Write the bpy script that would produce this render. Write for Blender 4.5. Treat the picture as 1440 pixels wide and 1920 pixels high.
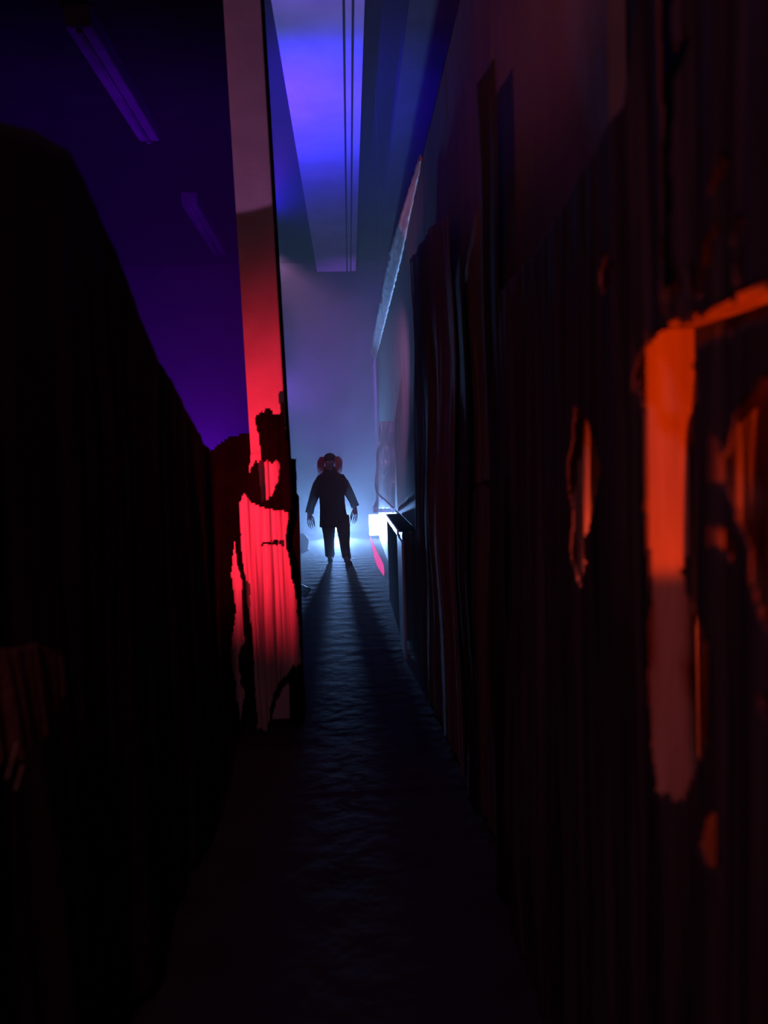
import bpy, bmesh, math, random
from mathutils import Vector, Matrix, noise
random.seed(7)
for o in list(bpy.data.objects): bpy.data.objects.remove(o)
scene = bpy.context.scene
col = scene.collection

# ------------------------------------------------------------------ camera
F = 1400.0; EYE = 1.62; VPX, VPY, ROLL = 655.0, 868.0, math.radians(2.0)
yc = Vector(((VPX-720)/F, (960-VPY)/F, -1)).normalized()
up = Vector((-math.sin(ROLL), math.cos(ROLL), 0)); zc = (up - yc*up.dot(yc)).normalized()
xc = yc.cross(zc)
R = Matrix((xc, yc, zc))                       # camera axes -> world axes
CAM = Vector((0, 0, EYE))
cd = bpy.data.cameras.new('camera'); cam = bpy.data.objects.new('camera', cd); col.objects.link(cam)
cam.matrix_world = Matrix.Translation(CAM) @ R.to_4x4()
cd.sensor_fit = 'VERTICAL'; cd.sensor_height = 36; cd.sensor_width = 27; cd.lens = F/1920*36
cd.clip_start = .05; cd.clip_end = 200
cd.dof.use_dof = True; cd.dof.focus_distance = 11.5; cd.dof.aperture_fstop = 1.9
scene.camera = cam
def ray(px, py): return R @ Vector(((px-720)/F, (960-py)/F, -1))
def at(px, py, Y): d = ray(px, py); return CAM + d*(Y/d.y)
def atx(px, py, X): d = ray(px, py); return CAM + d*(X/d.x)
def proj(p):
    v = R.transposed() @ (Vector(p)-CAM)
    return (720 - F*v.x/v.z, 960 + F*v.y/v.z)

# ------------------------------------------------------------------ world, view, lights
w = bpy.data.worlds.new('world'); scene.world = w; w.use_nodes = True
w.node_tree.nodes['Background'].inputs[0].default_value = (.25, .22, .45, 1)
w.node_tree.nodes['Background'].inputs[1].default_value = .0012
vs = scene.view_settings; vs.view_transform = 'Standard'; vs.look = 'None'; vs.exposure = 0; vs.gamma = 1; vs.use_curve_mapping = False

def lamp(name, kind, loc, target, color, energy, size=.05, angle=60, blend=.3, spread=None):
    l = bpy.data.lights.new(name, kind); l.color = color; l.energy = energy
    if kind == 'SPOT': l.spot_size = math.radians(angle); l.spot_blend = blend; l.shadow_soft_size = size
    elif kind == 'POINT': l.shadow_soft_size = size
    elif kind == 'AREA': l.size = size; l.spread = math.radians(spread or 180)
    o = bpy.data.objects.new(name, l); col.objects.link(o); o.location = loc
    o.rotation_euler = (Vector(target)-Vector(loc)).to_track_quat('-Z', 'Y').to_euler()
    return o
# red flood low on the left, behind the end of the curtain, shining on to the post and its cloth
lamp('red_flood', 'SPOT', (-.95, 3.45, 1.35), (-.5, 4.7, 1.50), (1, .018, .055), 160, .012, 94, .95)
# pinkish wash aimed up the post, cut off below by its barn door
lamp('pink_wash', 'SPOT', (-.95, 3.2, 1.9), (-.5, 4.7, 1.9+1.57*math.tan(math.radians(66))), (1, .3, 1), 28, .01, 54, .05)
# blue and violet washes on the ceiling structure and in the hall to the left
lamp('blue_ceiling_wash', 'SPOT', at(489, 400, 9.0), (-.35, 9.6, 6), (.03, .004, 1), 900, .05, 128, .9)
lamp('violet_ceiling_wash', 'SPOT', (-.5, 5.2, 3.4), (-.1, 6.2, 6), (.22, .004, .9), 300, .05, 66, .9)
lamp('violet_hall_lamp', 'SPOT', (-1.62, 9.2, 1.35), (-2.4, 11.0, 2.7), (.2, .006, 1), 900, .1, 150, .7)
lamp('violet_back_fill', 'SPOT', (-1.35, 13.6, 2.9), (.3, 17, 3.4), (.3, .09, 1), 1150, .1, 84, .8)  # added unseen light, turns the far haze more violet
lamp('violet_corridor_wash', 'SPOT', (-.515, 5.3, 3.1), (.58, 9.4, 2.0), (.9, .34, .85), 520, .03, 44, .9)
# amber lamp and added red fills behind the right hand curtain
lamp('amber_lamp', 'SPOT', (.66, .42, 1.28), (.60, 1.4, 1.70), (1, .062, .0), 44, .02, 36, .25)
lamp('red_fill', 'POINT', (.58, .62, 1.2), (0, 0, 0), (1, .035, .01), 1.0, .02)  # added off-frame point light, brightens the small tan curtain
lamp('ember_fill', 'POINT', (.545, 1.5, 1.3), (0, 0, 0), (1, .1, .04), 4, .012)  # added hidden point light, reddens what shows through the narrow openings
lamp('upper_red_fill', 'POINT', (.62, .72, 2.25), (0, 0, 0), (1, .07, .04), 2.5, .02)  # added off-frame above the rail to light the upper tan cloth
lamp('warm_fill', 'SPOT', (-.9, .5, 2.3), (.58, 2.5, 3.3), (1, .2, .16), 60, .1, 50, 1)  # added off-frame spot at left, lifts the upper right wall
lamp('dim_red_lamp', 'POINT', (-.35, -.8, 3.0), (0, 0, 0), (1, .3, .48), 34, .1)

# ------------------------------------------------------------------ helpers
def mat(name, c, rough=.8, c2=None, scale=8, bump=.0, bscale=40, metal=0, stretch=(1,1,1), trans=0, spec=.3, sheen=0, emit=None, estr=0, alpha=None):
    m = bpy.data.materials.new(name); m.use_nodes = True; nt = m.node_tree; b = nt.nodes['Principled BSDF']
    tc = nt.nodes.new('ShaderNodeTexCoord'); mp = nt.nodes.new('ShaderNodeMapping'); mp.inputs['Scale'].default_value = stretch
    nt.links.new(tc.outputs['Object'], mp.inputs[0])
    n = nt.nodes.new('ShaderNodeTexNoise'); n.inputs['Scale'].default_value = scale; n.inputs['Detail'].default_value = 6
    nt.links.new(mp.outputs[0], n.inputs['Vector'])
    r = nt.nodes.new('ShaderNodeValToRGB'); r.color_ramp.elements[0].position = .3; r.color_ramp.elements[1].position = .7
    c2 = c2 or tuple(x*.55 for x in c)
    r.color_ramp.elements[0].color = (*c2, 1); r.color_ramp.elements[1].color = (*c, 1)
    nt.links.new(n.outputs['Fac'], r.inputs[0]); nt.links.new(r.outputs[0], b.inputs['Base Color'])
    b.inputs['Roughness'].default_value = rough; b.inputs['Metallic'].default_value = metal
    b.inputs['Specular IOR Level'].default_value = spec
    if trans: b.inputs['Transmission Weight'].default_value = trans
    if alpha is not None: b.inputs['Alpha'].default_value = alpha
    if sheen: b.inputs['Sheen Weight'].default_value = sheen
    if emit: b.inputs['Emission Color'].default_value = (*emit, 1); b.inputs['Emission Strength'].default_value = estr
    if bump:
        n2 = nt.nodes.new('ShaderNodeTexNoise'); n2.inputs['Scale'].default_value = bscale; n2.inputs['Detail'].default_value = 5
        nt.links.new(mp.outputs[0], n2.inputs['Vector'])
        bp = nt.nodes.new('ShaderNodeBump'); bp.inputs['Strength'].default_value = bump; bp.inputs['Distance'].default_value = .02
        nt.links.new(n2.outputs['Fac'], bp.inputs['Height']); nt.links.new(bp.outputs[0], b.inputs['Normal'])
    return m
BROWN = mat('brown_cloth', (.17, .07, .045), .9, scale=9, bump=.4)
VELVET = mat('black_velvet', (.006, .004, .005), 1, scale=6, spec=0)
BLACKMATTE = mat('black_matte_paint', (.012, .011, .014), 1, scale=6, spec=0)
REDSPILL = mat('red_spill_paint', (.09, .02, .025), .8, scale=6, bump=.2)  # dim red lamp spill on the table front, put into the colour
FIXTURE = mat('fixture_enamel', (.16, .15, .2), .7, scale=3)
BLACKCLOTH = mat('black_cloth', (.04, .03, .032), .9, scale=3, bump=.3, bscale=60, stretch=(1, 1, .2), spec=.1)
GREYGAUZE = mat('grey_gauze', (.22, .19, .2), .9, scale=10, bump=.5, bscale=50, stretch=(1, 1, .12), spec=.1)
PALECLOTH = mat('pale_cloth', (.62, .55, .5), .85, (.34, .29, .27), scale=14, bump=.6, bscale=30, stretch=(1, 1, .07), spec=.15)
TANCLOTH = mat('tan_cloth', (.40, .30, .25), .9, (.16, .11, .09), scale=12, bump=.6, bscale=40, stretch=(1, 1, .12), spec=.1)
WALL = mat('grey_flat_paint', (.16, .13, .14), .75, (.11, .09, .1), scale=5, bump=.15, bscale=20, stretch=(1, 1, .3))
WALLLOW = mat('pale_wainscot_paint', (.26, .25, .28), .45, (.17, .16, .19), scale=9, bump=.25, bscale=14)
HALL = mat('hall_paint', (.018, .016, .024), .85, scale=2)
BACKW = mat('grey_back_wall', (.07, .065, .08), .9, scale=2)
CEIL = mat('black_ceiling', (.012, .012, .016), .95, scale=3)
FLOOR = mat('dark_floor', (.05, .05, .054), .8, (.034, .034, .037), scale=3, bump=.4, bscale=7, spec=.03)
SHEETFLOOR = mat('floor_sheet', (.032, .032, .035), .62, (.022, .022, .024), scale=3, bump=.35, bscale=9, spec=.22)
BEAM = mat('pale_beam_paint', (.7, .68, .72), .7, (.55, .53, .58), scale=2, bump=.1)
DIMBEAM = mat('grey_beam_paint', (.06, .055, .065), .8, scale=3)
POSTM = mat('pale_post_paint', (.6, .56, .55), .7, (.5, .46, .45), scale=6, bump=.15, bscale=30)
BLACKP = mat('black_paint', (.015, .014, .016), .5, scale=6, bump=.1)
WOOD = mat('raw_stud_wood', (.55, .4, .28), .75, (.3, .17, .1), scale=5, bump=.2, bscale=25, stretch=(3, 3, .3))
SHADEWOOD = mat('shaded_stud_wood', (.03, .022, .018), .8, scale=6, stretch=(3, 3, .3))  # stud wood darkened to carry the shadow of the header rail
TRIM = mat('white_trim', (.85, .85, .87), .55, (.5, .5, .55), scale=7, bump=.5, bscale=25, stretch=(1, .15, 1), spec=.5)
METAL = mat('black_metal', (.03, .03, .035), .4, scale=10, metal=.6)
COAT = mat('black_coat_cloth', (.02, .017, .02), .9, scale=12, bump=.4, bscale=40, spec=.1)
TROUS = mat('dark_trouser_cloth', (.028, .024, .03), .9, scale=12, bump=.4, bscale=40, spec=.1)
SKIN = mat('grey_mask_skin', (.16, .12, .11), .6, scale=15)
BOOT = mat('boot_leather', (.02, .018, .018), .45, scale=15)
HAIR = mat('red_wig_hair', (.4, .05, .09), .6, scale=30)
CLAW = mat('dark_claw', (.04, .03, .03), .35, scale=10)
LENS = mat('lamp_lens', (.9, .95, 1), .3, emit=(.72, .88, 1), estr=30)
PLASTIC = mat('clear_plastic', (.16, .19, .26), .26, (.12, .15, .2), scale=4, bump=.9, bscale=9, spec=.5, alpha=.45)
ROPE = mat('string_fibre', (.5, .36, .25), .8, scale=30)

def tag(o, label=None, cat=None, group=None, kind=None):
    if label: o['label'] = label
    if cat: o['category'] = cat
    if group: o['group'] = group
    if kind: o['kind'] = kind
    return o
def link(name, bm, m, parent=None, smooth=False, solid=0):
    me = bpy.data.meshes.new(name); bmesh.ops.recalc_face_normals(bm, faces=bm.faces[:]); bm.to_mesh(me); bm.free()
    me.materials.append(m)
    if smooth:
        for p in me.polygons: p.use_smooth = True
    o = bpy.data.objects.new(name, me); col.objects.link(o)
    if parent: o.parent = parent; o.matrix_parent_inverse = Matrix.Translation(-parent.location)
    if solid:
        s = o.modifiers.new('thickness', 'SOLIDIFY'); s.thickness = solid; s.offset = 0
    return o
def empty(name, loc, label, cat, group=None):
    o = bpy.data.objects.new(name, None); o.empty_display_size = .1; col.objects.link(o); o.location = loc
    return tag(o, label, cat, group)
def box(bm, a, b, bev=0):
    a, b = Vector(a), Vector(b)
    r = bmesh.ops.create_cube(bm, size=1, matrix=Matrix.Translation((a+b)/2) @ Matrix.Diagonal((*[abs(b[i]-a[i]) for i in range(3)], 1)))
    if bev: bmesh.ops.bevel(bm, geom=list({e for v in r['verts'] for e in v.link_edges}), offset=bev, segments=2, affect='EDGES')
def boxo(name, a, b, m, parent=None, bev=.004):
    bm = bmesh.new(); box(bm, a, b, bev); return link(name, bm, m, parent)
def tube(bm, pts, rad, n=12, cap=True):
    pts = [Vector(p) for p in pts]; rings = []
    for i, p in enumerate(pts):
        t = (pts[min(i+1, len(pts)-1)] - pts[max(i-1, 0)]).normalized()
        s = Vector((0, 1, 0)) if abs(t.y) < .9 else Vector((1, 0, 0))
        u = s.cross(t).normalized(); v = t.cross(u)
        r = rad[i] if isinstance(rad, (list, tuple)) else rad
        ru, rv = r if isinstance(r, (list, tuple)) else (r, r)
        rings.append([bm.verts.new(p + u*ru*math.cos(2*math.pi*k/n) + v*rv*math.sin(2*math.pi*k/n)) for k in range(n)])
    for a, b in zip(rings, rings[1:]):
        for k in range(n): bm.faces.new((a[k], a[(k+1) % n], b[(k+1) % n], b[k]))
    if cap:
        bm.faces.new(rings[0]); bm.faces.new(rings[-1])
    return rings
def lerp(tab, t):
    if t <= tab[0][0]: return tab[0][1]
    for (a, va), (b, vb) in zip(tab, tab[1:]):
        if t <= b:
            k = (t-a)/(b-a); return va+(vb-va)*k
    return tab[-1][1]
def inpoly(x, y, poly):
    c = False; j = len(poly)-1
    for i in range(len(poly)):
        (xi, yi), (xj, yj) = poly[i], poly[j]
        if (yi > y) != (yj > y) and x < (xj-xi)*(y-yi)/(yj-yi)+xi: c = not c
        j = i
    return c
def side_drape(name, X, y0, y1, top, bot, m, cell=.02, amp=.02, freq=26, seed=0, holes=(), parent=None, ragged=.0, jitter=8, solid=.004, nv=70, slope=0):
    """cloth hanging along the corridor wall: plane x = X, folds push it in and out"""
    bm = bmesh.new(); nu = int((y1-y0)/cell); grid = []
    for i in range(nu+1):
        y = y0+(y1-y0)*i/nu; zt = lerp(top, y) + .012*noise.noise((y*9, seed, 0)); zb = lerp(bot, y) + ragged*(noise.noise((y*30, seed+4, 0))+.6*noise.noise((y*90, seed, 3)))
        rowv = []
        for j in range(nv+1):
            v = j/nv; z = zb+(zt-zb)*v
            ph = y*freq + 2.2*noise.noise((y*2.5, z*.5, seed))
            a = amp*(.15+.85*(1-v)**.6)
            x = X + slope*(y-y0) + a*1.7*noise.noise((y*freq*.3, z*.5, seed)) + a*noise.noise((y*freq*.8, z*.35, seed+2)) + a*.2*math.sin(ph) + .03*noise.noise((y*1.7, z*1.2, seed+9))
            rowv.append(bm.verts.new((x, y, z)))
        grid.append(rowv)
    for i in range(nu):
        for j in range(nv):
            q = (grid[i][j], grid[i+1][j], grid[i+1][j+1], grid[i][j+1])
            if holes:
                cpt = (q[0].co+q[2].co)/2; px, py = proj(cpt)
                px += jitter*noise.noise((px*.015, py*.012, seed)); py += 1.5*jitter*noise.noise((px*.014, py*.01, seed+5))
                if any(inpoly(px, py, h) for h in holes): continue
            bm.faces.new(q)
    bmesh.ops.delete(bm, geom=[v for v in bm.verts if not v.link_faces], context='VERTS')
    return link(name, bm, m, parent, True, solid)
def front_cloth(name, poly, Y, m, cell=.006, amp=.012, freq=60, seed=0, parent=None, jitter=3, lean=0, solid=.004):
    """cloth facing the camera at depth Y, with folds and a frayed outline"""
    P = [at(x, y, Y) for x, y in poly]
    x0, x1 = min(p.x for p in P), max(p.x for p in P); z0, z1 = max(.005, min(p.z for p in P)), max(p.z for p in P)
    nu, nv = int((x1-x0)/cell)+1, int((z1-z0)/cell/2)+1
    bm = bmesh.new(); grid = {}
    def V(i, j):
        if (i, j) not in grid:
            x = x0+i*cell; z = z0+j*cell*2
            ph = x*freq+1.6*noise.noise((x*5, z*1.1, seed))
            y = Y + amp*1.8*noise.noise((x*freq*.32, z*.9, seed))+amp*.9*noise.noise((x*freq*.9, z*.6, seed+2))+amp*.3*math.sin(ph) + .02*noise.noise((x*4, z*1.5, seed+3)) + lean*(z-z0)
            grid[i, j] = bm.verts.new((x, y, z))
        return grid[i, j]
    for i in range(nu):
        for j in range(nv):
            px, py = proj((x0+(i+.5)*cell, Y, z0+(j+.5)*cell*2))
            px += jitter*noise.noise((px*.2, py*.05, seed)); py += 2.5*jitter*noise.noise((px*.25, py*.02, seed+5))
            if inpoly(px, py, poly): bm.faces.new((V(i, j), V(i+1, j), V(i+1, j+1), V(i, j+1)))
    return link(name, bm, m, parent, True, solid)

# ------------------------------------------------------------------ the setting
FARY = 17.4; HALLX = -5.5; CEILZ = 6.2; RW = .58; RTOP = 3.72
bm = bmesh.new(); box(bm, (-6, -1.5, -.1), (4, 18, 0)); rows = []
for i in range(760):                           # the walked strip: shallow cross ripples
    yy = 3.6+13.4*i/759; rr = []
    for k in range(25):
        xx = -1.1+1.62*k/24
        s = .5+.5*noise.noise((xx*2, yy*.7, 3))
        h = .006*s*max(0, noise.noise((xx*1.3, yy*3.4, 1)))+.0018*s*math.sin(yy*19+3*noise.noise((xx*3, yy, 7)))
        h *= min(1, i/150, k/4, (24-k)/4)
        rr.append(bm.verts.new((xx, yy, max(.0006, h+.0012))))
    rows.append(rr)
for a, b in zip(rows, rows[1:]):
    for k in range(24): bm.faces.new((a[k], a[k+1], b[k+1], b[k]))
fl = tag(link('floor', bm, FLOOR, None, True), kind='structure')
for p in fl.data.polygons:
    if p.area > .05: p.use_smooth = False
tag(boxo('ceiling', (-6, -1.5, CEILZ), (4, 18, CEILZ+.1), CEIL, bev=0), kind='structure')
tag(boxo('wall_back', (-6, FARY, 0), (4, FARY+.1, CEILZ), BACKW, bev=0), kind='structure')
tag(boxo('wall_left', (HALLX-.1, -1.5, 0), (HALLX, FARY, CEILZ), HALL, bev=0), kind='structure')
tag(boxo('wall_front', (-6, -1.6, 0), (4, -1.5, CEILZ), CEIL, bev=0), kind='structure')
# right wall: a row of tall scenic flats with open joints, a dado rail and paler wainscot below
wr = tag(boxo('wall_right', (RW+.045, 1.62, 0), (RW+.07, 16.2, RTOP-.02), CEIL, bev=0), kind='structure')
y = 1.62
while y < 16:
    boxo('wall_panel', (RW, y+.004, .98), (RW+.04, y+1.216, RTOP), WALL, wr)
    boxo('wainscot_panel', (RW-.004, y+.004, .0), (RW+.04, y+1.216, .94), WALLLOW, wr)
    y += 1.22
bm = bmesh.new()
P0, P1 = Vector((-.53, 4.84, 0)), Vector((-.107*17.3, 17.3, 0)); nn = Vector((.06, 0, 0))
lo = [bm.verts.new(p) for p in (P0, P0-nn, P1-nn, P1)]; hi = [bm.verts.new(v.co+Vector((0, 0, 5.9))) for v in lo]
bm.faces.new(lo); bm.faces.new(hi)
for i in range(4): bm.faces.new((lo[i], lo[(i+1) % 4], hi[(i+1) % 4], hi[i]))
tag(link('wall_corridor_left', bm, CEIL), kind='structure')
tag(boxo('trim_1', (RW-.016, 5.3, .945), (RW+.02, 13.0, .985), BLACKP), kind='structure')
# crinkled white trim along the top of the flats
bm = bmesh.new()
rows = []
for i in range(241):
    yy = 5.3+9.2*i/240
    rows.append([bm.verts.new((RW-.004-.10*(1-k/6)*min(1, .12+i/70) + .012*noise.noise((yy*7, k, 1)), yy, RTOP+.01-.15*k/6*min(1, .2+i/70)+.012*noise.noise((yy*5, k*.8, 5)))) for k in range(7)])
for a, b in zip(rows, rows[1:]):
    for k in range(6): bm.faces.new((a[k], a[k+1], b[k+1], b[k]))
tag(link('trim_2', bm, TRIM, None, True, .012), 'white crinkled trim along top of right wall', kind='structure')

# low partition carrying the left curtain, and the left post
tag(boxo('wall_partition_left', (-.86, -1.2, 0), (-.80, 3.0, 1.55), CEIL), kind='structure')

# ------------------------------------------------------------------ overhead
zb = 5.98
def lat(px): return at(px, 0, 1).x/(at(px, 0, 1).z-EYE)*(zb-EYE)
t = empty('ceiling_duct', (lat(600), 10, zb), 'wide pale ceiling duct overhead glowing blue and violet', 'duct')
xa, xb = lat(508), lat(684)
boxo('duct_body', (xa, 2, zb), (xa+(xb-xa)*.76, FARY-.02, CEILZ-.002), BEAM, t)
boxo('rail', (xa+(xb-xa)*.79, 2, zb), (xa+(xb-xa)*.86, FARY-.02, zb+.1), BEAM, t)
boxo('rail', (xa+(xb-xa)*.89, 2, zb), (xb, FARY-.02, zb+.12), BEAM, t)
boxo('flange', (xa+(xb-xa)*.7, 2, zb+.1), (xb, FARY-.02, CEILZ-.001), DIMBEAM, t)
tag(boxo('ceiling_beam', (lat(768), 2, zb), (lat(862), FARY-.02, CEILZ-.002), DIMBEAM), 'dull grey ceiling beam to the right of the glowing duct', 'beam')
lx = lat(95)
for i, (p0, p1) in enumerate(((50, 265), (385, 478))):
    r0 = at(700, p0, 1); 
    ya = (zb-EYE)/((at(130 if i == 0 else 350, p0, 1).z-EYE)); yb = (zb-EYE)/((at(290 if i == 0 else 412, p1, 1).z-EYE))
    cx = at(215 if i == 0 else 383, 160 if i == 0 else 430, 1); cx = cx.x/(cx.z-EYE)*(zb-EYE)
    f = empty('strip_light', (cx, (ya+yb)/2, zb), ('nearer' if i == 0 else 'farther')+' unlit strip light on ceiling left of the post', 'light fixture')
    boxo('housing', (cx-.13, ya, zb), (cx+.13, yb, CEILZ-.002), FIXTURE, f, .01)
    bm = bmesh.new(); tube(bm, [(cx, ya+.05, zb-.02), (cx, yb-.05, zb-.02)], .022); link('tube', bm, FIXTURE, f, True)
    for yy in (ya+.03, yb-.07): boxo('tube_holder', (cx-.03, yy, zb-.045), (cx+.03, yy+.04, zb+.005), FIXTURE, f, .003)

# ------------------------------------------------------------------ post on the left
PY = 4.7
a, b = at(445, 500, PY), at(505, 500, PY)
tp = empty('post', ((a.x+b.x)/2, PY, 0), 'tall flat pale post lit red beside the corridor', 'post')
l0, l1 = at(455, 500, PY).x, at(527, 500, PY).x
bm = bmesh.new(); L = [at(418, 0, PY), at(488, 0, PY)]; B = [at(473, 900, PY), at(541, 900, PY)]
def ext(p, q, z): k = (z-p.z)/(q.z-p.z); return p+(q-p)*k
zt = CEILZ-.04
q = [ext(L[0], B[0], zt), ext(L[1], B[1], zt), ext(L[1], B[1], 0), ext(L[0], B[0], 0)]
fr = [bm.verts.new(p) for p in q]; bk = [bm.verts.new(p+Vector((0, .09, 0))) for p in q]
bm.faces.new(fr); bm.faces.new(bk[::-1])
for i in range(4): bm.faces.new((fr[i], fr[(i+1) % 4], bk[(i+1) % 4], bk[i]))
bmesh.ops.bevel(bm, geom=bm.edges[:], offset=.004, segments=2, affect='EDGES')
link('post_board', bm, POSTM, tp)
# dark edge strip along the corridor side
e0, e1 = q[1], q[2]
bm = bmesh.new(); tube(bm, [e0+Vector((.008, .07, 0)), e1+Vector((.008, .07, 0))], .011, 8); link('edge_strip', bm, BLACKP, tp)

tag(front_cloth('pale_sheet', [(470, 850), (520, 845), (542, 930), (540, 985), (536, 1015), (546, 1070), (559, 1140), (566, 1240), (545, 1255), (512, 1300), (500, 1372), (484, 1376), (478, 1300), (472, 1190), (462, 1110), (452, 1020), (448, 940), (462, 915)],
    4.5, PALECLOTH, amp=.022, freq=80, seed=1), 'pale folded sheet hanging at the foot of the red post', 'cloth')
tag(front_cloth('pale_strip', [(438, 1015), (444, 1060), (455, 1085), (454, 1150), (459, 1200), (446, 1230), (450, 1280), (459, 1300), (452, 1352), (446, 1330), (440, 1270), (433, 1240), (434, 1200), (442, 1150), (434, 1080)],
    4.42, PALECLOTH, amp=.02, freq=90, seed=3), 'narrow torn pale strip hanging left of the folded sheet', 'cloth')
tag(front_cloth('black_tie', [(488, 1020), (500, 1016), (513, 1014), (521, 1009), (522, 1021), (510, 1019), (496, 1021), (489, 1024)], 4.44, VELVET, amp=.004, seed=6, jitter=1.5), 'small black tie across the middle of the folded sheet', 'tie')
tag(front_cloth('black_rag', [(480, 778), (497, 770), (500, 762), (508, 770), (520, 778), (527, 770), (530, 745), (534, 800), (538, 826), (546, 838), (542, 852), (546, 862), (554, 862), (556, 925), (560, 932), (558, 948), (540, 960), (520, 957), (496, 952), (470, 942), (458, 925), (462, 900), (470, 880), (482, 862), (490, 940), (503, 938), (520, 910), (525, 872), (520, 860), (512, 868), (490, 862), (488, 820), (481, 805)],
    4.43, VELVET, amp=.006, freq=60, seed=5, jitter=2), 'black torn rag hung across the red post above the sheet', 'cloth')
tag(front_cloth('black_backdrop', [(380, 858), (402, 840), (430, 818), (472, 812), (490, 1400), (380, 1400)], 4.82, VELVET, cell=.008, amp=.01, freq=40, seed=8, jitter=0), 'black cloth low behind the narrow torn pale strip', 'cloth')
bm = bmesh.new(); poly = [at(x, y, 4.62) for x, y in ((541, 864), (544, 860), (552, 860), (555, 864), (557, 925), (561, 930), (569, 1250), (571, 1352), (545, 1352), (540, 1100))]
fr = [bm.verts.new((p.x, 4.57, max(p.z, .004))) for p in poly]; bk = [bm.verts.new((p.x, 4.61, max(p.z, .004))) for p in poly]
bm.faces.new(fr); bm.faces.new(bk[::-1])
for i in range(len(poly)): bm.faces.new((fr[i], fr[(i+1) % len(poly)], bk[(i+1) % len(poly)], bk[i]))
tag(link('black_board', bm, VELVET), 'narrow black upright board standing right of the red post', 'board')

# ------------------------------------------------------------------ left curtain
edge = [(0, 232), (60, 243), (140, 292), (200, 420), (250, 560), (300, 680), (350, 770), (400, 852)]
top = [(-1, 2.3)] + [((p := atx(x, yy, -.68)).y, p.z) for x, yy in edge] 
tag(side_drape('black_curtain', -.68, -.6, 3.88, top, [(0, .02), (5, .02)], BLACKCLOTH, cell=.02, amp=.035, freq=17, seed=2), 'black curtain along the left side with a sloping top edge', 'curtain')
pg = [atx(x, yy, -.6) for x, yy in ((18, 1455), (36, 1380))]
for i, pts in enumerate((((76*460/960, 1000+790*.479), (25*460/960, 1000+960*.479)), ((108*460/960, 1000+840*.479), (60*460/960, 1000+1005*.479)))):
    bm = bmesh.new(); P = [atx(x, yy, -.60) for x, yy in pts]
    n = 9; tube(bm, [P[0].lerp(P[1], k/n)+Vector((0, .004*noise.noise((k*.9, i, 0)), 0)) for k in range(n+1)], .0016, 6)
    tag(link('string', bm, ROPE, None, True), ('left' if i == 0 else 'right')+' one of two thin strings hanging on the black curtain', 'string')

# ------------------------------------------------------------------ right drapes
# grey gauze hanging in front of the flats, middle distance
tag(side_drape('grey_gauze_drape', .50, 3.55, 5.6, [(3.5, 2.75), (4.2, 2.9), (4.9, 3.0), (5.6, 3.1)], [(3, .03), (6, .03)], GREYGAUZE, amp=.03, freq=15, seed=11, ragged=.02),
    'dark grey gauze drape in long folds right of the lit wall panel', 'drape')
tag(side_drape('olive_gauze_drape', .54, 2.62, 3.25, [(2.6, 2.86), (2.75, 2.72), (3.25, 2.45)], [(2, 1.52), (2.6, 1.55), (3.3, 1.5)], mat('olive_gauze', (.24, .2, .15), .9, scale=9, bump=.5, bscale=40, stretch=(1, 1, .12), spec=.1), amp=.012, freq=34, seed=12, ragged=.02),
    'olive gauze panel hanging between two black strips on right wall', 'drape')
for i, (ya, yb) in enumerate(((2.40, 2.64), (3.22, 3.42))):
    tag(side_drape('black_strip', .50 if i == 0 else .505, ya, yb, [(ya, 2.86), (yb, 2.9)] if i == 0 else [(ya, 2.5), (yb, 2.42)], [(0, .03), (9, .03)], BLACKCLOTH, amp=.01, freq=30, seed=20+i, cell=.015),
        ('near' if i == 0 else 'far')+' black cloth strip edging the olive gauze panel', 'drape')
tag(side_drape('brown_gauze_drape', .545, 2.62, 3.3, [(2, 1.56), (4, 1.52)], [(2, .03), (4, .03)], GREYGAUZE, amp=.014, freq=22, seed=14), 'dull brown cloth hanging below the olive gauze panel', 'drape')
# near black curtain with torn openings
holes = [
 [(1197, 665), (1213, 640), (1240, 622), (1300, 595), (1370, 565), (1400, 545), (1460, 525), (1460, 590), (1410, 598), (1350, 628), (1312, 650), (1303, 760), (1293, 900), (1290, 1020), (1283, 1065), (1292, 1120), (1326, 1200), (1338, 1290), (1325, 1380), (1300, 1450), (1282, 1500), (1222, 1490), (1218, 1300), (1216, 1080), (1212, 900)],
 [(1232, -20), (1262, -20), (1258, 100), (1285, 60), (1296, 78), (1262, 150), (1256, 330), (1251, 440), (1270, 530), (1262, 565), (1240, 575), (1240, 300)],
 [(1362, 285), (1366, 310), (1338, 378), (1326, 378), (1340, 320)],
 [(1352, 395), (1340, 460), (1318, 560), (1308, 555), (1330, 440)],
 [(1395, 400), (1388, 440), (1372, 470), (1378, 420)],
 [(1396, 470), (1392, 520), (1376, 545), (1380, 500)],
 [(1300, 505), (1305, 540), (1290, 560), (1288, 530)],
 [(1460, 690), (1420, 720), (1378, 780), (1355, 860), (1366, 920), (1385, 960), (1402, 1020), (1418, 1110), (1440, 1190), (1460, 1230)],
 [(1362, 985), (1372, 1010), (1368, 1055), (1356, 1035)],
 [(1330, 1515), (1350, 1540), (1352, 1600), (1325, 1635), (1308, 1580)],
 [(1428, 1300), (1445, 1310), (1445, 1350), (1430, 1340)],
 [(1080, 760), (1105, 790), (1122, 870), (1118, 930), (1102, 1000), (1106, 1040), (1090, 1100), (1078, 1040), (1066, 940), (1070, 850)],
 [(1140, 470), (1152, 500), (1146, 545), (1130, 560), (1126, 510)],
]
topr = [(.7, 2.2)] + [((p := atx(x, yy, .5)).y, p.z) for x, yy in ((1440, -60), (1300, -40), (1240, 0), (1236, 120), (1180, 190), (1090, 330), (1000, 480), (966, 520))]
topr = [(.6, 2.55), (1.2, 2.5)] + [t_ for t_ in topr if t_[0] > 1.22]
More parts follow.
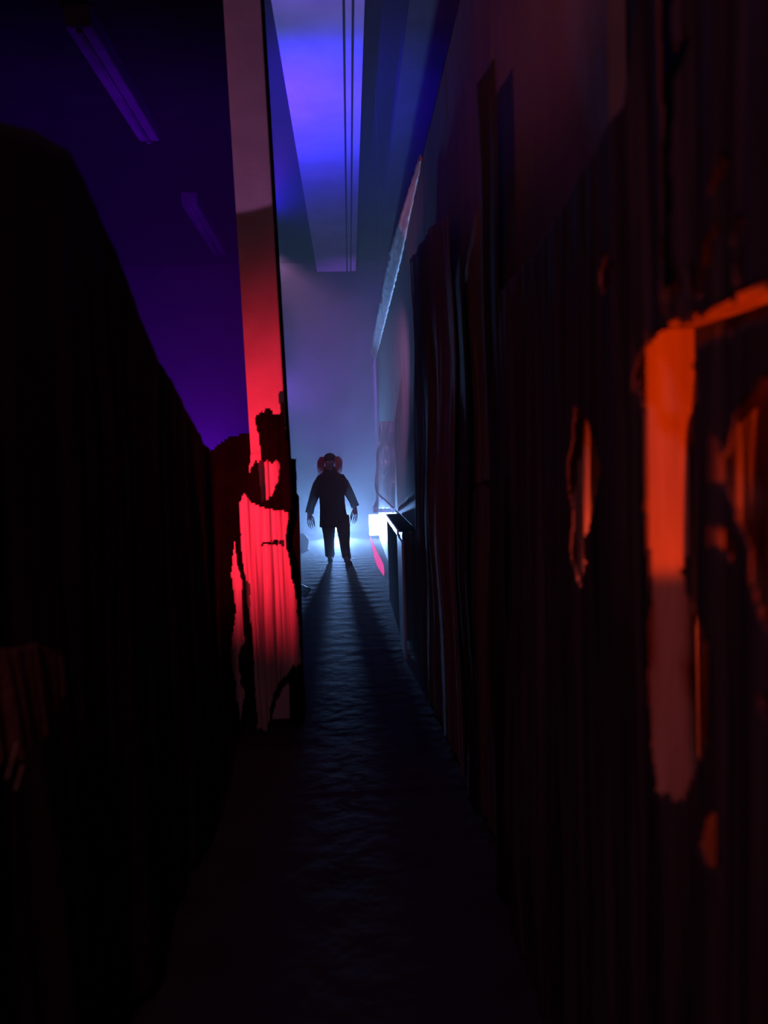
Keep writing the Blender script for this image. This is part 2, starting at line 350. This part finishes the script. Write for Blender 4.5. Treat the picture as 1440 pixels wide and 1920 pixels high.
tag(side_drape('torn_black_curtain', .50, .62, 2.42, topr, [(0, .02), (3, .02)], mat('dark_torn_gauze', (.11, .08, .095), .9, (.02, .015, .018), scale=22, bump=.4, stretch=(1, 1, .05), spec=.1), cell=.009, amp=.016, freq=42, seed=31, holes=holes, jitter=11, nv=250),
    'torn black curtain with openings onto an orange glow at right', 'curtain')
tag(side_drape('tan_cloth', .81, .66, 1.58, [(0, 2.45), (3, 2.45)], [(0, .03), (3, .03)], TANCLOTH, cell=.02, amp=.02, freq=30, seed=33, slope=-.06), 'tan cloth lit red behind the openings of the torn curtain', 'drape')
tag(side_drape('tan_curtain', .70, .80, 1.36, [(0, 1.74), (1.1, 1.74), (1.36, 1.62)], [(0, .9), (2, 1.0)], TANCLOTH, cell=.01, amp=.025, freq=60, seed=36, slope=-.08, ragged=.03), 'small tan curtain glowing red-orange at the right edge behind the torn curtain', 'curtain')
tag(boxo('wall_partition_right', (.92, -1.2, 0), (.98, 1.6, 2.5), CEIL), kind='structure')
tag(side_drape('rust_cloth', .556, 1.66, 2.1, [(0, 1.8), (3, 1.8)], [(0, 1.05), (3, 1.1)], TANCLOTH, cell=.008, amp=.035, freq=55, seed=51, ragged=.02), 'small rusty cloth pinned on right wall behind the narrow opening of the torn curtain', 'cloth')
# timber frame behind the curtain
fr_ = empty('timber_frame', (.6, 1.4, 0), 'raw timber frame glowing orange behind the torn curtain', 'frame')
p = at(1213, 850, 1.4); p2 = at(1304, 850, 1.4)
boxo('stud', (p.x, 1.4, 0), (p2.x, 1.44, 1.855), WOOD, fr_, .003)
boxo('rail', (p.x-.02, .66, 1.857), (.69, 1.44, 1.90), WOOD, fr_, .003)
tag(boxo('upright', (at(1190, 400, 1.47).x, 1.45, 0), (at(1238, 400, 1.47).x, 1.49, 2.9), SHADEWOOD, bev=.003), 'narrow shade-darkened upright standing behind the torn curtain and orange stud', 'upright')

# ------------------------------------------------------------------ console table on the right
t = empty('console_table', (.49, 7.3, 0), 'tall narrow console table with pale rim against right wall', 'table')
c0 = at(747, 994, 6.55); TZ = c0.z; TX = c0.x
boxo('tabletop', (TX+.004, 6.55, TZ-.02), (RW-.01, 8.65, TZ), BLACKMATTE, t, .003)
boxo('rim', (TX-.014, 6.54, TZ-.045), (TX+.004, 8.65, TZ), mat('satin_rim', (.8, .82, .85), .3, (.7, .72, .76), scale=8, bump=.1, spec=1), t, .003)
boxo('side_panel', (TX+.0, 6.62, .02), (TX+.022, 8.45, TZ-.05), BLACKMATTE, t)
boxo('front_panel', (TX+.032, 6.57, .02), (RW-.062, 6.59, TZ-.022), REDSPILL, t)
SATIN = mat('satin_edge', (.6, .62, .66), .32, (.5, .52, .56), scale=8, bump=.1, spec=1)
boxo('leg', (TX-.012, 6.0, 0), (TX+.008, 6.58, TZ-.048), SATIN, t)
boxo('leg', (RW-.06, 6.56, 0), (RW-.012, 6.62, TZ-.022), BLACKP, t)
boxo('leg', (TX-.005, 8.5, 0), (TX+.035, 8.56, TZ-.048), BLACKP, t)

# hanging clear plastic with crinkles
bm = bmesh.new(); grid = []
for i in range(41):
    rr = []
    for j in range(61):
        u, v = i/40, j/60
        px = 699+(741-699)*u + (1-u)*10*noise.noise((v*4, 3, 2)) + (1-u)*14*(1-v); py = 790+(952-790)*v
        p = at(px, py, 9.4)
        d = .06*noise.noise((u*3, v*5, 1))+.03*abs(noise.noise((u*7+v*3, v*9, 4)))+(.02*noise.noise((u*25, v*20, 8)) if v > .9 else 0)
        rr.append(bm.verts.new(p+Vector((0, d, .02*noise.noise((u*12, 3, 1)) if j == 60 else 0))))
    grid.append(rr)
for i in range(40):
    for j in range(60): bm.faces.new((grid[i][j], grid[i+1][j], grid[i+1][j+1], grid[i][j+1]))
tag(link('plastic_sheet', bm, PLASTIC, None, True, .003), 'crinkled clear plastic sheet hanging above the bright lamp', 'plastic sheet')

def translucent(name, c, t):
    m = mat(name, c, .3, scale=5, bump=.6, bscale=12, spec=.5); nt = m.node_tree; b = nt.nodes['Principled BSDF']; out = nt.nodes['Material Output']
    tr = nt.nodes.new('ShaderNodeBsdfTranslucent'); tr.inputs[0].default_value = (.85, .9, 1, 1); mx = nt.nodes.new('ShaderNodeMixShader'); mx.inputs[0].default_value = t
    nt.links.new(b.outputs[0], mx.inputs[1]); nt.links.new(tr.outputs[0], mx.inputs[2]); nt.links.new(mx.outputs[0], out.inputs['Surface']); return m
ps = bpy.data.objects['plastic_sheet']
bm = bmesh.new(); rows = []
for i in range(61):
    u = i/60; p = at(699+42*u, 953, 9.38)
    rows.append([bm.verts.new(p+Vector((0, .03*noise.noise((u*40, k*2, 3)), -.018*k+.02*noise.noise((u*45, k, 1))))) for k in range(4)])
for a, b in zip(rows, rows[1:]):
    for k in range(3): bm.faces.new((a[k], a[k+1], b[k+1], b[k]))
tag(link('hem', bm, translucent('crumpled_film', (.7, .75, .8), .7), ps, False), 'bright crumpled bottom hem')

# ------------------------------------------------------------------ lamps on the floor at the far end
def floor_lamp(px, py, Y, w_, h_, label, energy, aim, angle, color=(.22, .44, 1)):
    c = at(px, py, Y); t = empty('floodlight', (c.x, Y, 0), label, 'lamp')
    bm = bmesh.new(); box(bm, (c.x-w_/2, Y, c.z-h_/2), (c.x+w_/2, Y+.12, c.z+h_/2), .015); link('housing', bm, METAL, t)
    bm = bmesh.new(); box(bm, (c.x-w_/2+.012, Y-.006, c.z-h_/2+.012), (c.x+w_/2-.012, Y+.002, c.z+h_/2-.012), .002); link('lens', bm, LENS, t)
    for s in (-1, 1): boxo('yoke_arm', (c.x+s*(w_/2+.012)-.008, Y+.04, 0), (c.x+s*(w_/2+.012)+.008, Y+.07, c.z), METAL, t, .002)
    boxo('foot', (c.x-w_/2-.03, Y, 0), (c.x+w_/2+.03, Y+.11, .02), METAL, t, .004)
    lamp('floodlight_beam', 'SPOT', (c.x, Y-.03, c.z), aim, color, energy, .06, angle, 1)
    return t
floor_lamp(632, 985, 16.6, .30, .22, 'bright floodlight on floor between the legs of the figure', 3000, (-.1, 8, .7), 99)
floor_lamp(709, 984, 15.8, .40, .46, 'white square floodlight standing left of the console table', 200, (-.3, 8, .5), 100)

# ------------------------------------------------------------------ the figure
FY = 12.2
S = FY/F
def J(px, py, dy=0): return at(px, py, FY) + Vector((0, dy, 0))
fig = empty('person', (at(628, 1050, FY).x, FY, 0), 'person in dark ragged coat and red wig walking forward with clawed hands', 'person')
def skinmesh(name, nodes, edges, m, parent, sub=2):
    me = bpy.data.meshes.new(name); me.from_pydata([n[0] for n in nodes], edges, []); me.materials.append(m)
    o = bpy.data.objects.new(name, me); col.objects.link(o)
    md = o.modifiers.new('skin', 'SKIN'); md.use_smooth_shade = True
    for i, n in enumerate(nodes):
        r = n[1]; me.skin_vertices[0].data[i].radius = r if isinstance(r, tuple) else (r, r)
    me.skin_vertices[0].data[0].use_root = True
    ss = o.modifiers.new('sub', 'SUBSURF'); ss.levels = sub; ss.render_levels = sub
    o.parent = parent; o.matrix_parent_inverse = Matrix.Translation(-parent.location)
    return o
N = []; E = []
def add(p, r, par=None):
    N.append((tuple(p), r)); i = len(N)-1
    if par is not None: E.append((par, i))
    return i
pel = add(J(628, 968), (.155, .115)); sp = add(J(624, 940), (.14, .11), pel); ch = add(J(621, 912), (.16, .12), sp); nb = add(J(619.5, 891, -.02), (.07, .07), ch)
nk = add(J(619, 882, -.04), (.06, .065), nb); hd = add(J(618.5, 872, -.07), (.075, .09), nk); hd2 = add(J(618.5, 863, -.07), (.08, .1), hd); ht = add(J(618.5, 857, -.06), (.06, .075), hd2)
hands = {}
for side, sh, el, wr_, kn, tip in (('l', (600, 899), (589, 932), (580, 958), (581, 967), 1), ('r', (639, 896), (654, 924), (665, 948), (666, 957), -1)):
    s_ = add(J(*sh), .065, ch); e_ = add(J(*el), .05, s_); w_ = add(J(*wr_, -.08), .036, e_); k_ = add(J(*kn, -.11), (.042, .028), w_)
    hands[side] = (k_, J(*kn, -.11))
for side, hip, kn, an in (('l', (617, 982), (616, 1014), (619, 1042)), ('r', (640, 982), (646, 1014), (648, 1040))):
    dk = .1 if side == 'l' else -.22
    h_ = add(J(*hip), .085, pel); k_ = add(J(*kn, dk*.6), .065, h_); a_ = add(J(*an, dk), .045, k_)
    add(J(an[0]+(0 if side == 'l' else 6), an[1]+(6 if side == 'l' else 12), dk-.15), .035, a_)
claws = []
for side in hands:
    k_, kp = hands[side]; s = 1 if side == 'l' else -1
    for q_, (ox, len_, spread) in enumerate(((-.036, .075, -.12), (-.012, .088, -.03), (.012, .085, .05), (.034, .068, .13))):
        b0 = kp+Vector((ox*.8, -.012, -.03)); b1 = b0+Vector((ox*.3+s*.004, -.012, -len_*.5)); b2 = b1+Vector((s*.012+spread*.05, .0, -len_*.5))
        i0 = add(b0, .012, k_); i1 = add(b1, .0095, i0); i2 = add(b2, .008, i1); claws.append((b2, s, spread))
    b0 = kp+Vector((s*.04, -.02, .0)); b1 = b0+Vector((s*.022, -.015, -.035)); b2 = b1+Vector((s*.006, -.005, -.03))
    i0 = add(b0, .013, k_); i1 = add(b1, .011, i0); add(b2, .009, i1); claws.append((b2, s, 0))
skinmesh('body', N, E, SKIN, fig)
for b2, s, spd in claws:
    bm = bmesh.new(); tube(bm, [b2+Vector((0, 0, .012)), b2+Vector((s*.008, -.004, -.035)), b2+Vector((s*.026, -.002, -.1))], [.011, .008, .001], 6)
    tag(link('claw', bm, CLAW, fig, True))
# face: brow, eyes, nose, mouth, ears
hc = J(618.5, 866, -.07)
for s in (-1, 1):
    bm = bmesh.new(); bmesh.ops.create_uvsphere(bm, u_segments=10, v_segments=8, radius=.014, matrix=Matrix.Translation(hc+Vector((s*.034, -.092, .0)))); link('eye', bm, mat('eye_white', (.5, .45, .4), .3), fig, True)
    bm = bmesh.new(); bmesh.ops.create_uvsphere(bm, u_segments=10, v_segments=8, radius=.03, matrix=Matrix.Translation(hc+Vector((s*.088, .0, -.01))) @ Matrix.Diagonal((.35, .7, 1, 1))); link('ear', bm, SKIN, fig, True)
bm = bmesh.new(); bmesh.ops.create_uvsphere(bm, u_segments=12, v_segments=8, radius=.02, matrix=Matrix.Translation(hc+Vector((0, -.115, -.03)))); link('nose', bm, SKIN, fig, True)
bm = bmesh.new(); tube(bm, [hc+Vector((-.035, -.092, -.068)), hc+Vector((0, -.105, -.074)), hc+Vector((.035, -.092, -.068))], [.004, .009, .004], 8); link('mouth', bm, mat('dark_mouth', (.08, .02, .02), .5), fig, True)
# wig: two side tufts of strands
for s in (-1, 1):
    bm = bmesh.new()
    for k in range(150):
        a0 = random.uniform(-.3, 1.2)
        st = hc+Vector((s*random.uniform(.05, .085), .06-.11*random.random(), .02+.055*math.sin(a0)))
        out = random.uniform(.02, .12); dn = random.uniform(.06, .27); wv = random.uniform(-.02, .02)
        tube(bm, [st, st+Vector((s*out*.75, wv, .02*random.random())), st+Vector((s*(out+.01)+wv, wv, -dn*.4)), st+Vector((s*out*1.05-wv, -wv, -dn*.7)), st+Vector((s*out*.95+wv*2, wv, -dn))], [.002, .0026, .0024, .0018, .0006], 4)
    tag(link('wig_tuft', bm, HAIR, fig, True), 'red frizzy side hair')
# little crumpled cap on the crown
bm = bmesh.new(); rings = [(849.5, .02), (850.5, .05), (853, .078), (857, .098), (861, .104), (864, .106)]
tube(bm, [J(618.8, y_, -.05) for y_, r in rings], [(r, r*1.1) for y_, r in rings], 18); link('cap', bm, COAT, fig, True)
# coat: rings from collar to ragged hem
bm = bmesh.new(); n = 40
prof = [(875, 618.7, 11, .1), (880, 618.8, 12.5, .105), (886, 619, 14.5, .11), (889, 619.3, 18.5, .118), (893, 619.5, 24.5, .13), (900, 620, 26, .15), (915, 621, 24.5, .155), (930, 622.3, 23, .15), (945, 623.5, 22.8, .15), (960, 625, 24, .16), (975, 627, 26.2, .17), (987, 628.5, 28, .18)]
prev = None
for ri, (py, cx, hw, dp) in enumerate(prof):
    ring = []
    for k in range(n):
        an = 2*math.pi*k/n; f = 1+.035*math.sin(an*7+ri*.5)*(ri/len(prof))
        p = J(cx, py)+Vector((hw*S*f*math.cos(an), dp*f*math.sin(an), 0))
        if ri == len(prof)-1: p.z += .05*noise.noise((k*.9, 2, 1))
        ring.append(bm.verts.new(p))
    if prev:
        for k in range(n): bm.faces.new((prev[k], prev[(k+1) % n], ring[(k+1) % n], ring[k]))
    prev = ring
link('coat', bm, COAT, fig, True, .012)
for s, pts in ((-1, ((604, 896), (596, 910), (591, 925), (587, 938), (583, 950), (580.5, 961))), (1, ((636, 894), (645, 907), (651, 918), (657, 929), (662, 939), (666, 949)))):
    bm = bmesh.new(); rr = [.075, .08, .076, .068, .06, .062]
    pt = [J(x, y_, -.02*i) for i, (x, y_) in enumerate(pts)]
    rings = tube(bm, pt, rr, 20, cap=False)
    for k, v in enumerate(rings[-1]): v.co.z += .035*noise.noise((k*1.1, s, 0)); v.co.x += .02*noise.noise((k*1.3, s, 5))
    link('sleeve', bm, COAT, fig, True, .01)
for s, pts, rr, dk in ((-1, ((616, 968), (616, 985), (616.5, 1000), (617, 1015), (617.5, 1030), (618.5, 1043)), [.125, .122, .098, .087, .08, .08], .1), (1, ((641, 968), (643, 985), (645, 1000), (646, 1015), (647.5, 1028), (650, 1041)), [.12, .115, .1, .085, .075, .072], -.22)):
    bm = bmesh.new(); tube(bm, [J(x, y_, dk*i/5)+Vector((.006*noise.noise((i*2, s, 0)), 0, 0)) for i, (x, y_) in enumerate(pts)], rr, 20); link('trouser_leg', bm, TROUS, fig, True)
for s, an, dk in ((-1, (619, 1040), .1), (1, (649.5, 1037), -.22)):
    bm = bmesh.new(); a_ = J(*an, dk)
    gz = max(.045, a_.z-.105)
    tx = .0 if s < 0 else .055
    tz = 0 if s < 0 else -.035
    tube(bm, [a_+Vector((0, .01, .1)), a_, Vector((a_.x+tx*.3, a_.y+.02, gz+.03))], [.068, .066, .06], 14)
    tube(bm, [Vector((a_.x-tx*.3, a_.y+.09, gz+.0)), Vector((a_.x, a_.y+.06, gz)), Vector((a_.x+tx*.6, a_.y-.06, gz+tz*.4)), Vector((a_.x+tx, a_.y-.16, gz+tz)), Vector((a_.x+tx*1.2, a_.y-.21, gz+tz))], [.02, (.05, .043), (.058, .045), (.06, .043), .025], 14)
    link('boot', bm, BOOT, fig, True)

# ------------------------------------------------------------------ small things
GLOW = mat('pink_glow', (.08, .01, .02), .8, spec=0, emit=(1, .045, .36), estr=.9)  # patch of red light on the floor, put in as a glowing mesh
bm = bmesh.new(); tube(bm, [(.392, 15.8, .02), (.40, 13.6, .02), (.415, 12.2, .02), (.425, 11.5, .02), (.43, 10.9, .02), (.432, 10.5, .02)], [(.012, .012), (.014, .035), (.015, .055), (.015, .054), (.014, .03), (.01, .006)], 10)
tag(link('pink_light_streak', bm, GLOW, None, True), 'narrow pink streak of light on the floor left of the console table, built as glowing mesh', 'light')
bp = [atx(x, yy, -.62) for x, yy in ((-30, 1225), (60, 1205), (105, 1225), (112, 1290), (95, 1345))]
bq = [atx(x, yy, -.62) for x, yy in ((-30, 1440), (20, 1425), (50, 1400), (80, 1375), (108, 1310))]
tag(side_drape('brown_rag', -.62, bp[0].y, bp[3].y, [(p.y, p.z) for p in bp[:4]], [(p.y, p.z) for p in bq], BROWN, cell=.006, amp=.02, freq=50, seed=44, nv=30), 'dull brown rag pinned on the black curtain above two strings', 'rag')
c = at(566, 1030, 14.0)
bm = bmesh.new(); bmesh.ops.create_icosphere(bm, subdivisions=3, radius=.2, matrix=Matrix.Translation((c.x, 14, .1)) @ Matrix.Diagonal((.7, .8, 1.1, 1)))
for v in bm.verts: v.co += Vector((1, 1, 1))*.05*noise.noise(v.co*6); v.co.z = max(.003, v.co.z)
tag(link('cloth_heap', bm, GREYGAUZE, None, True), 'small grey cloth heap on floor behind the black board', 'heap')
P = [at(545, 1088, 1), at(582, 1104, 1)]
P = [CAM+(p_-CAM)*(EYE-.012)/(EYE-p_.z) for p_ in P]
bm = bmesh.new(); tube(bm, [P[0].lerp(P[1], k/6)+Vector((0, .03*math.sin(k), 0)) for k in range(7)], .011, 8); tag(link('cable', bm, METAL, None, True), 'short dark cable lying on floor by the black board', 'cable')
c0, c1 = at(716, 553, 8.5), at(714.5, 570, 8.5)
bm = bmesh.new(); tube(bm, [c0, c0.lerp(c1, .5), c1], [.004, .009, .005], 8); 
tube(bm, [c0, Vector((c0.x, 8.5, zb-.001))], .0015, 5)
tag(link('hanging_tag', bm, TRIM, None, True), 'tiny white tag hanging left of the wall top trim', 'tag')

# ------------------------------------------------------------------ stage haze
hz = bpy.data.materials.new('stage_haze'); hz.use_nodes = True; nt = hz.node_tree; nt.nodes.clear()
vo = nt.nodes.new('ShaderNodeVolumeScatter'); vo.inputs['Color'].default_value = (.9, .93, 1, 1); vo.inputs['Density'].default_value = .035; vo.inputs['Anisotropy'].default_value = .35
ou = nt.nodes.new('ShaderNodeOutputMaterial'); nt.links.new(vo.outputs[0], ou.inputs['Volume'])
bm = bmesh.new(); box(bm, (-5.4, 4.9, .02), (3.6, FARY-.02, 6.1)); tag(link('haze', bm, hz), 'thin blue stage haze filling the far end of the corridor', 'haze', kind='stuff')
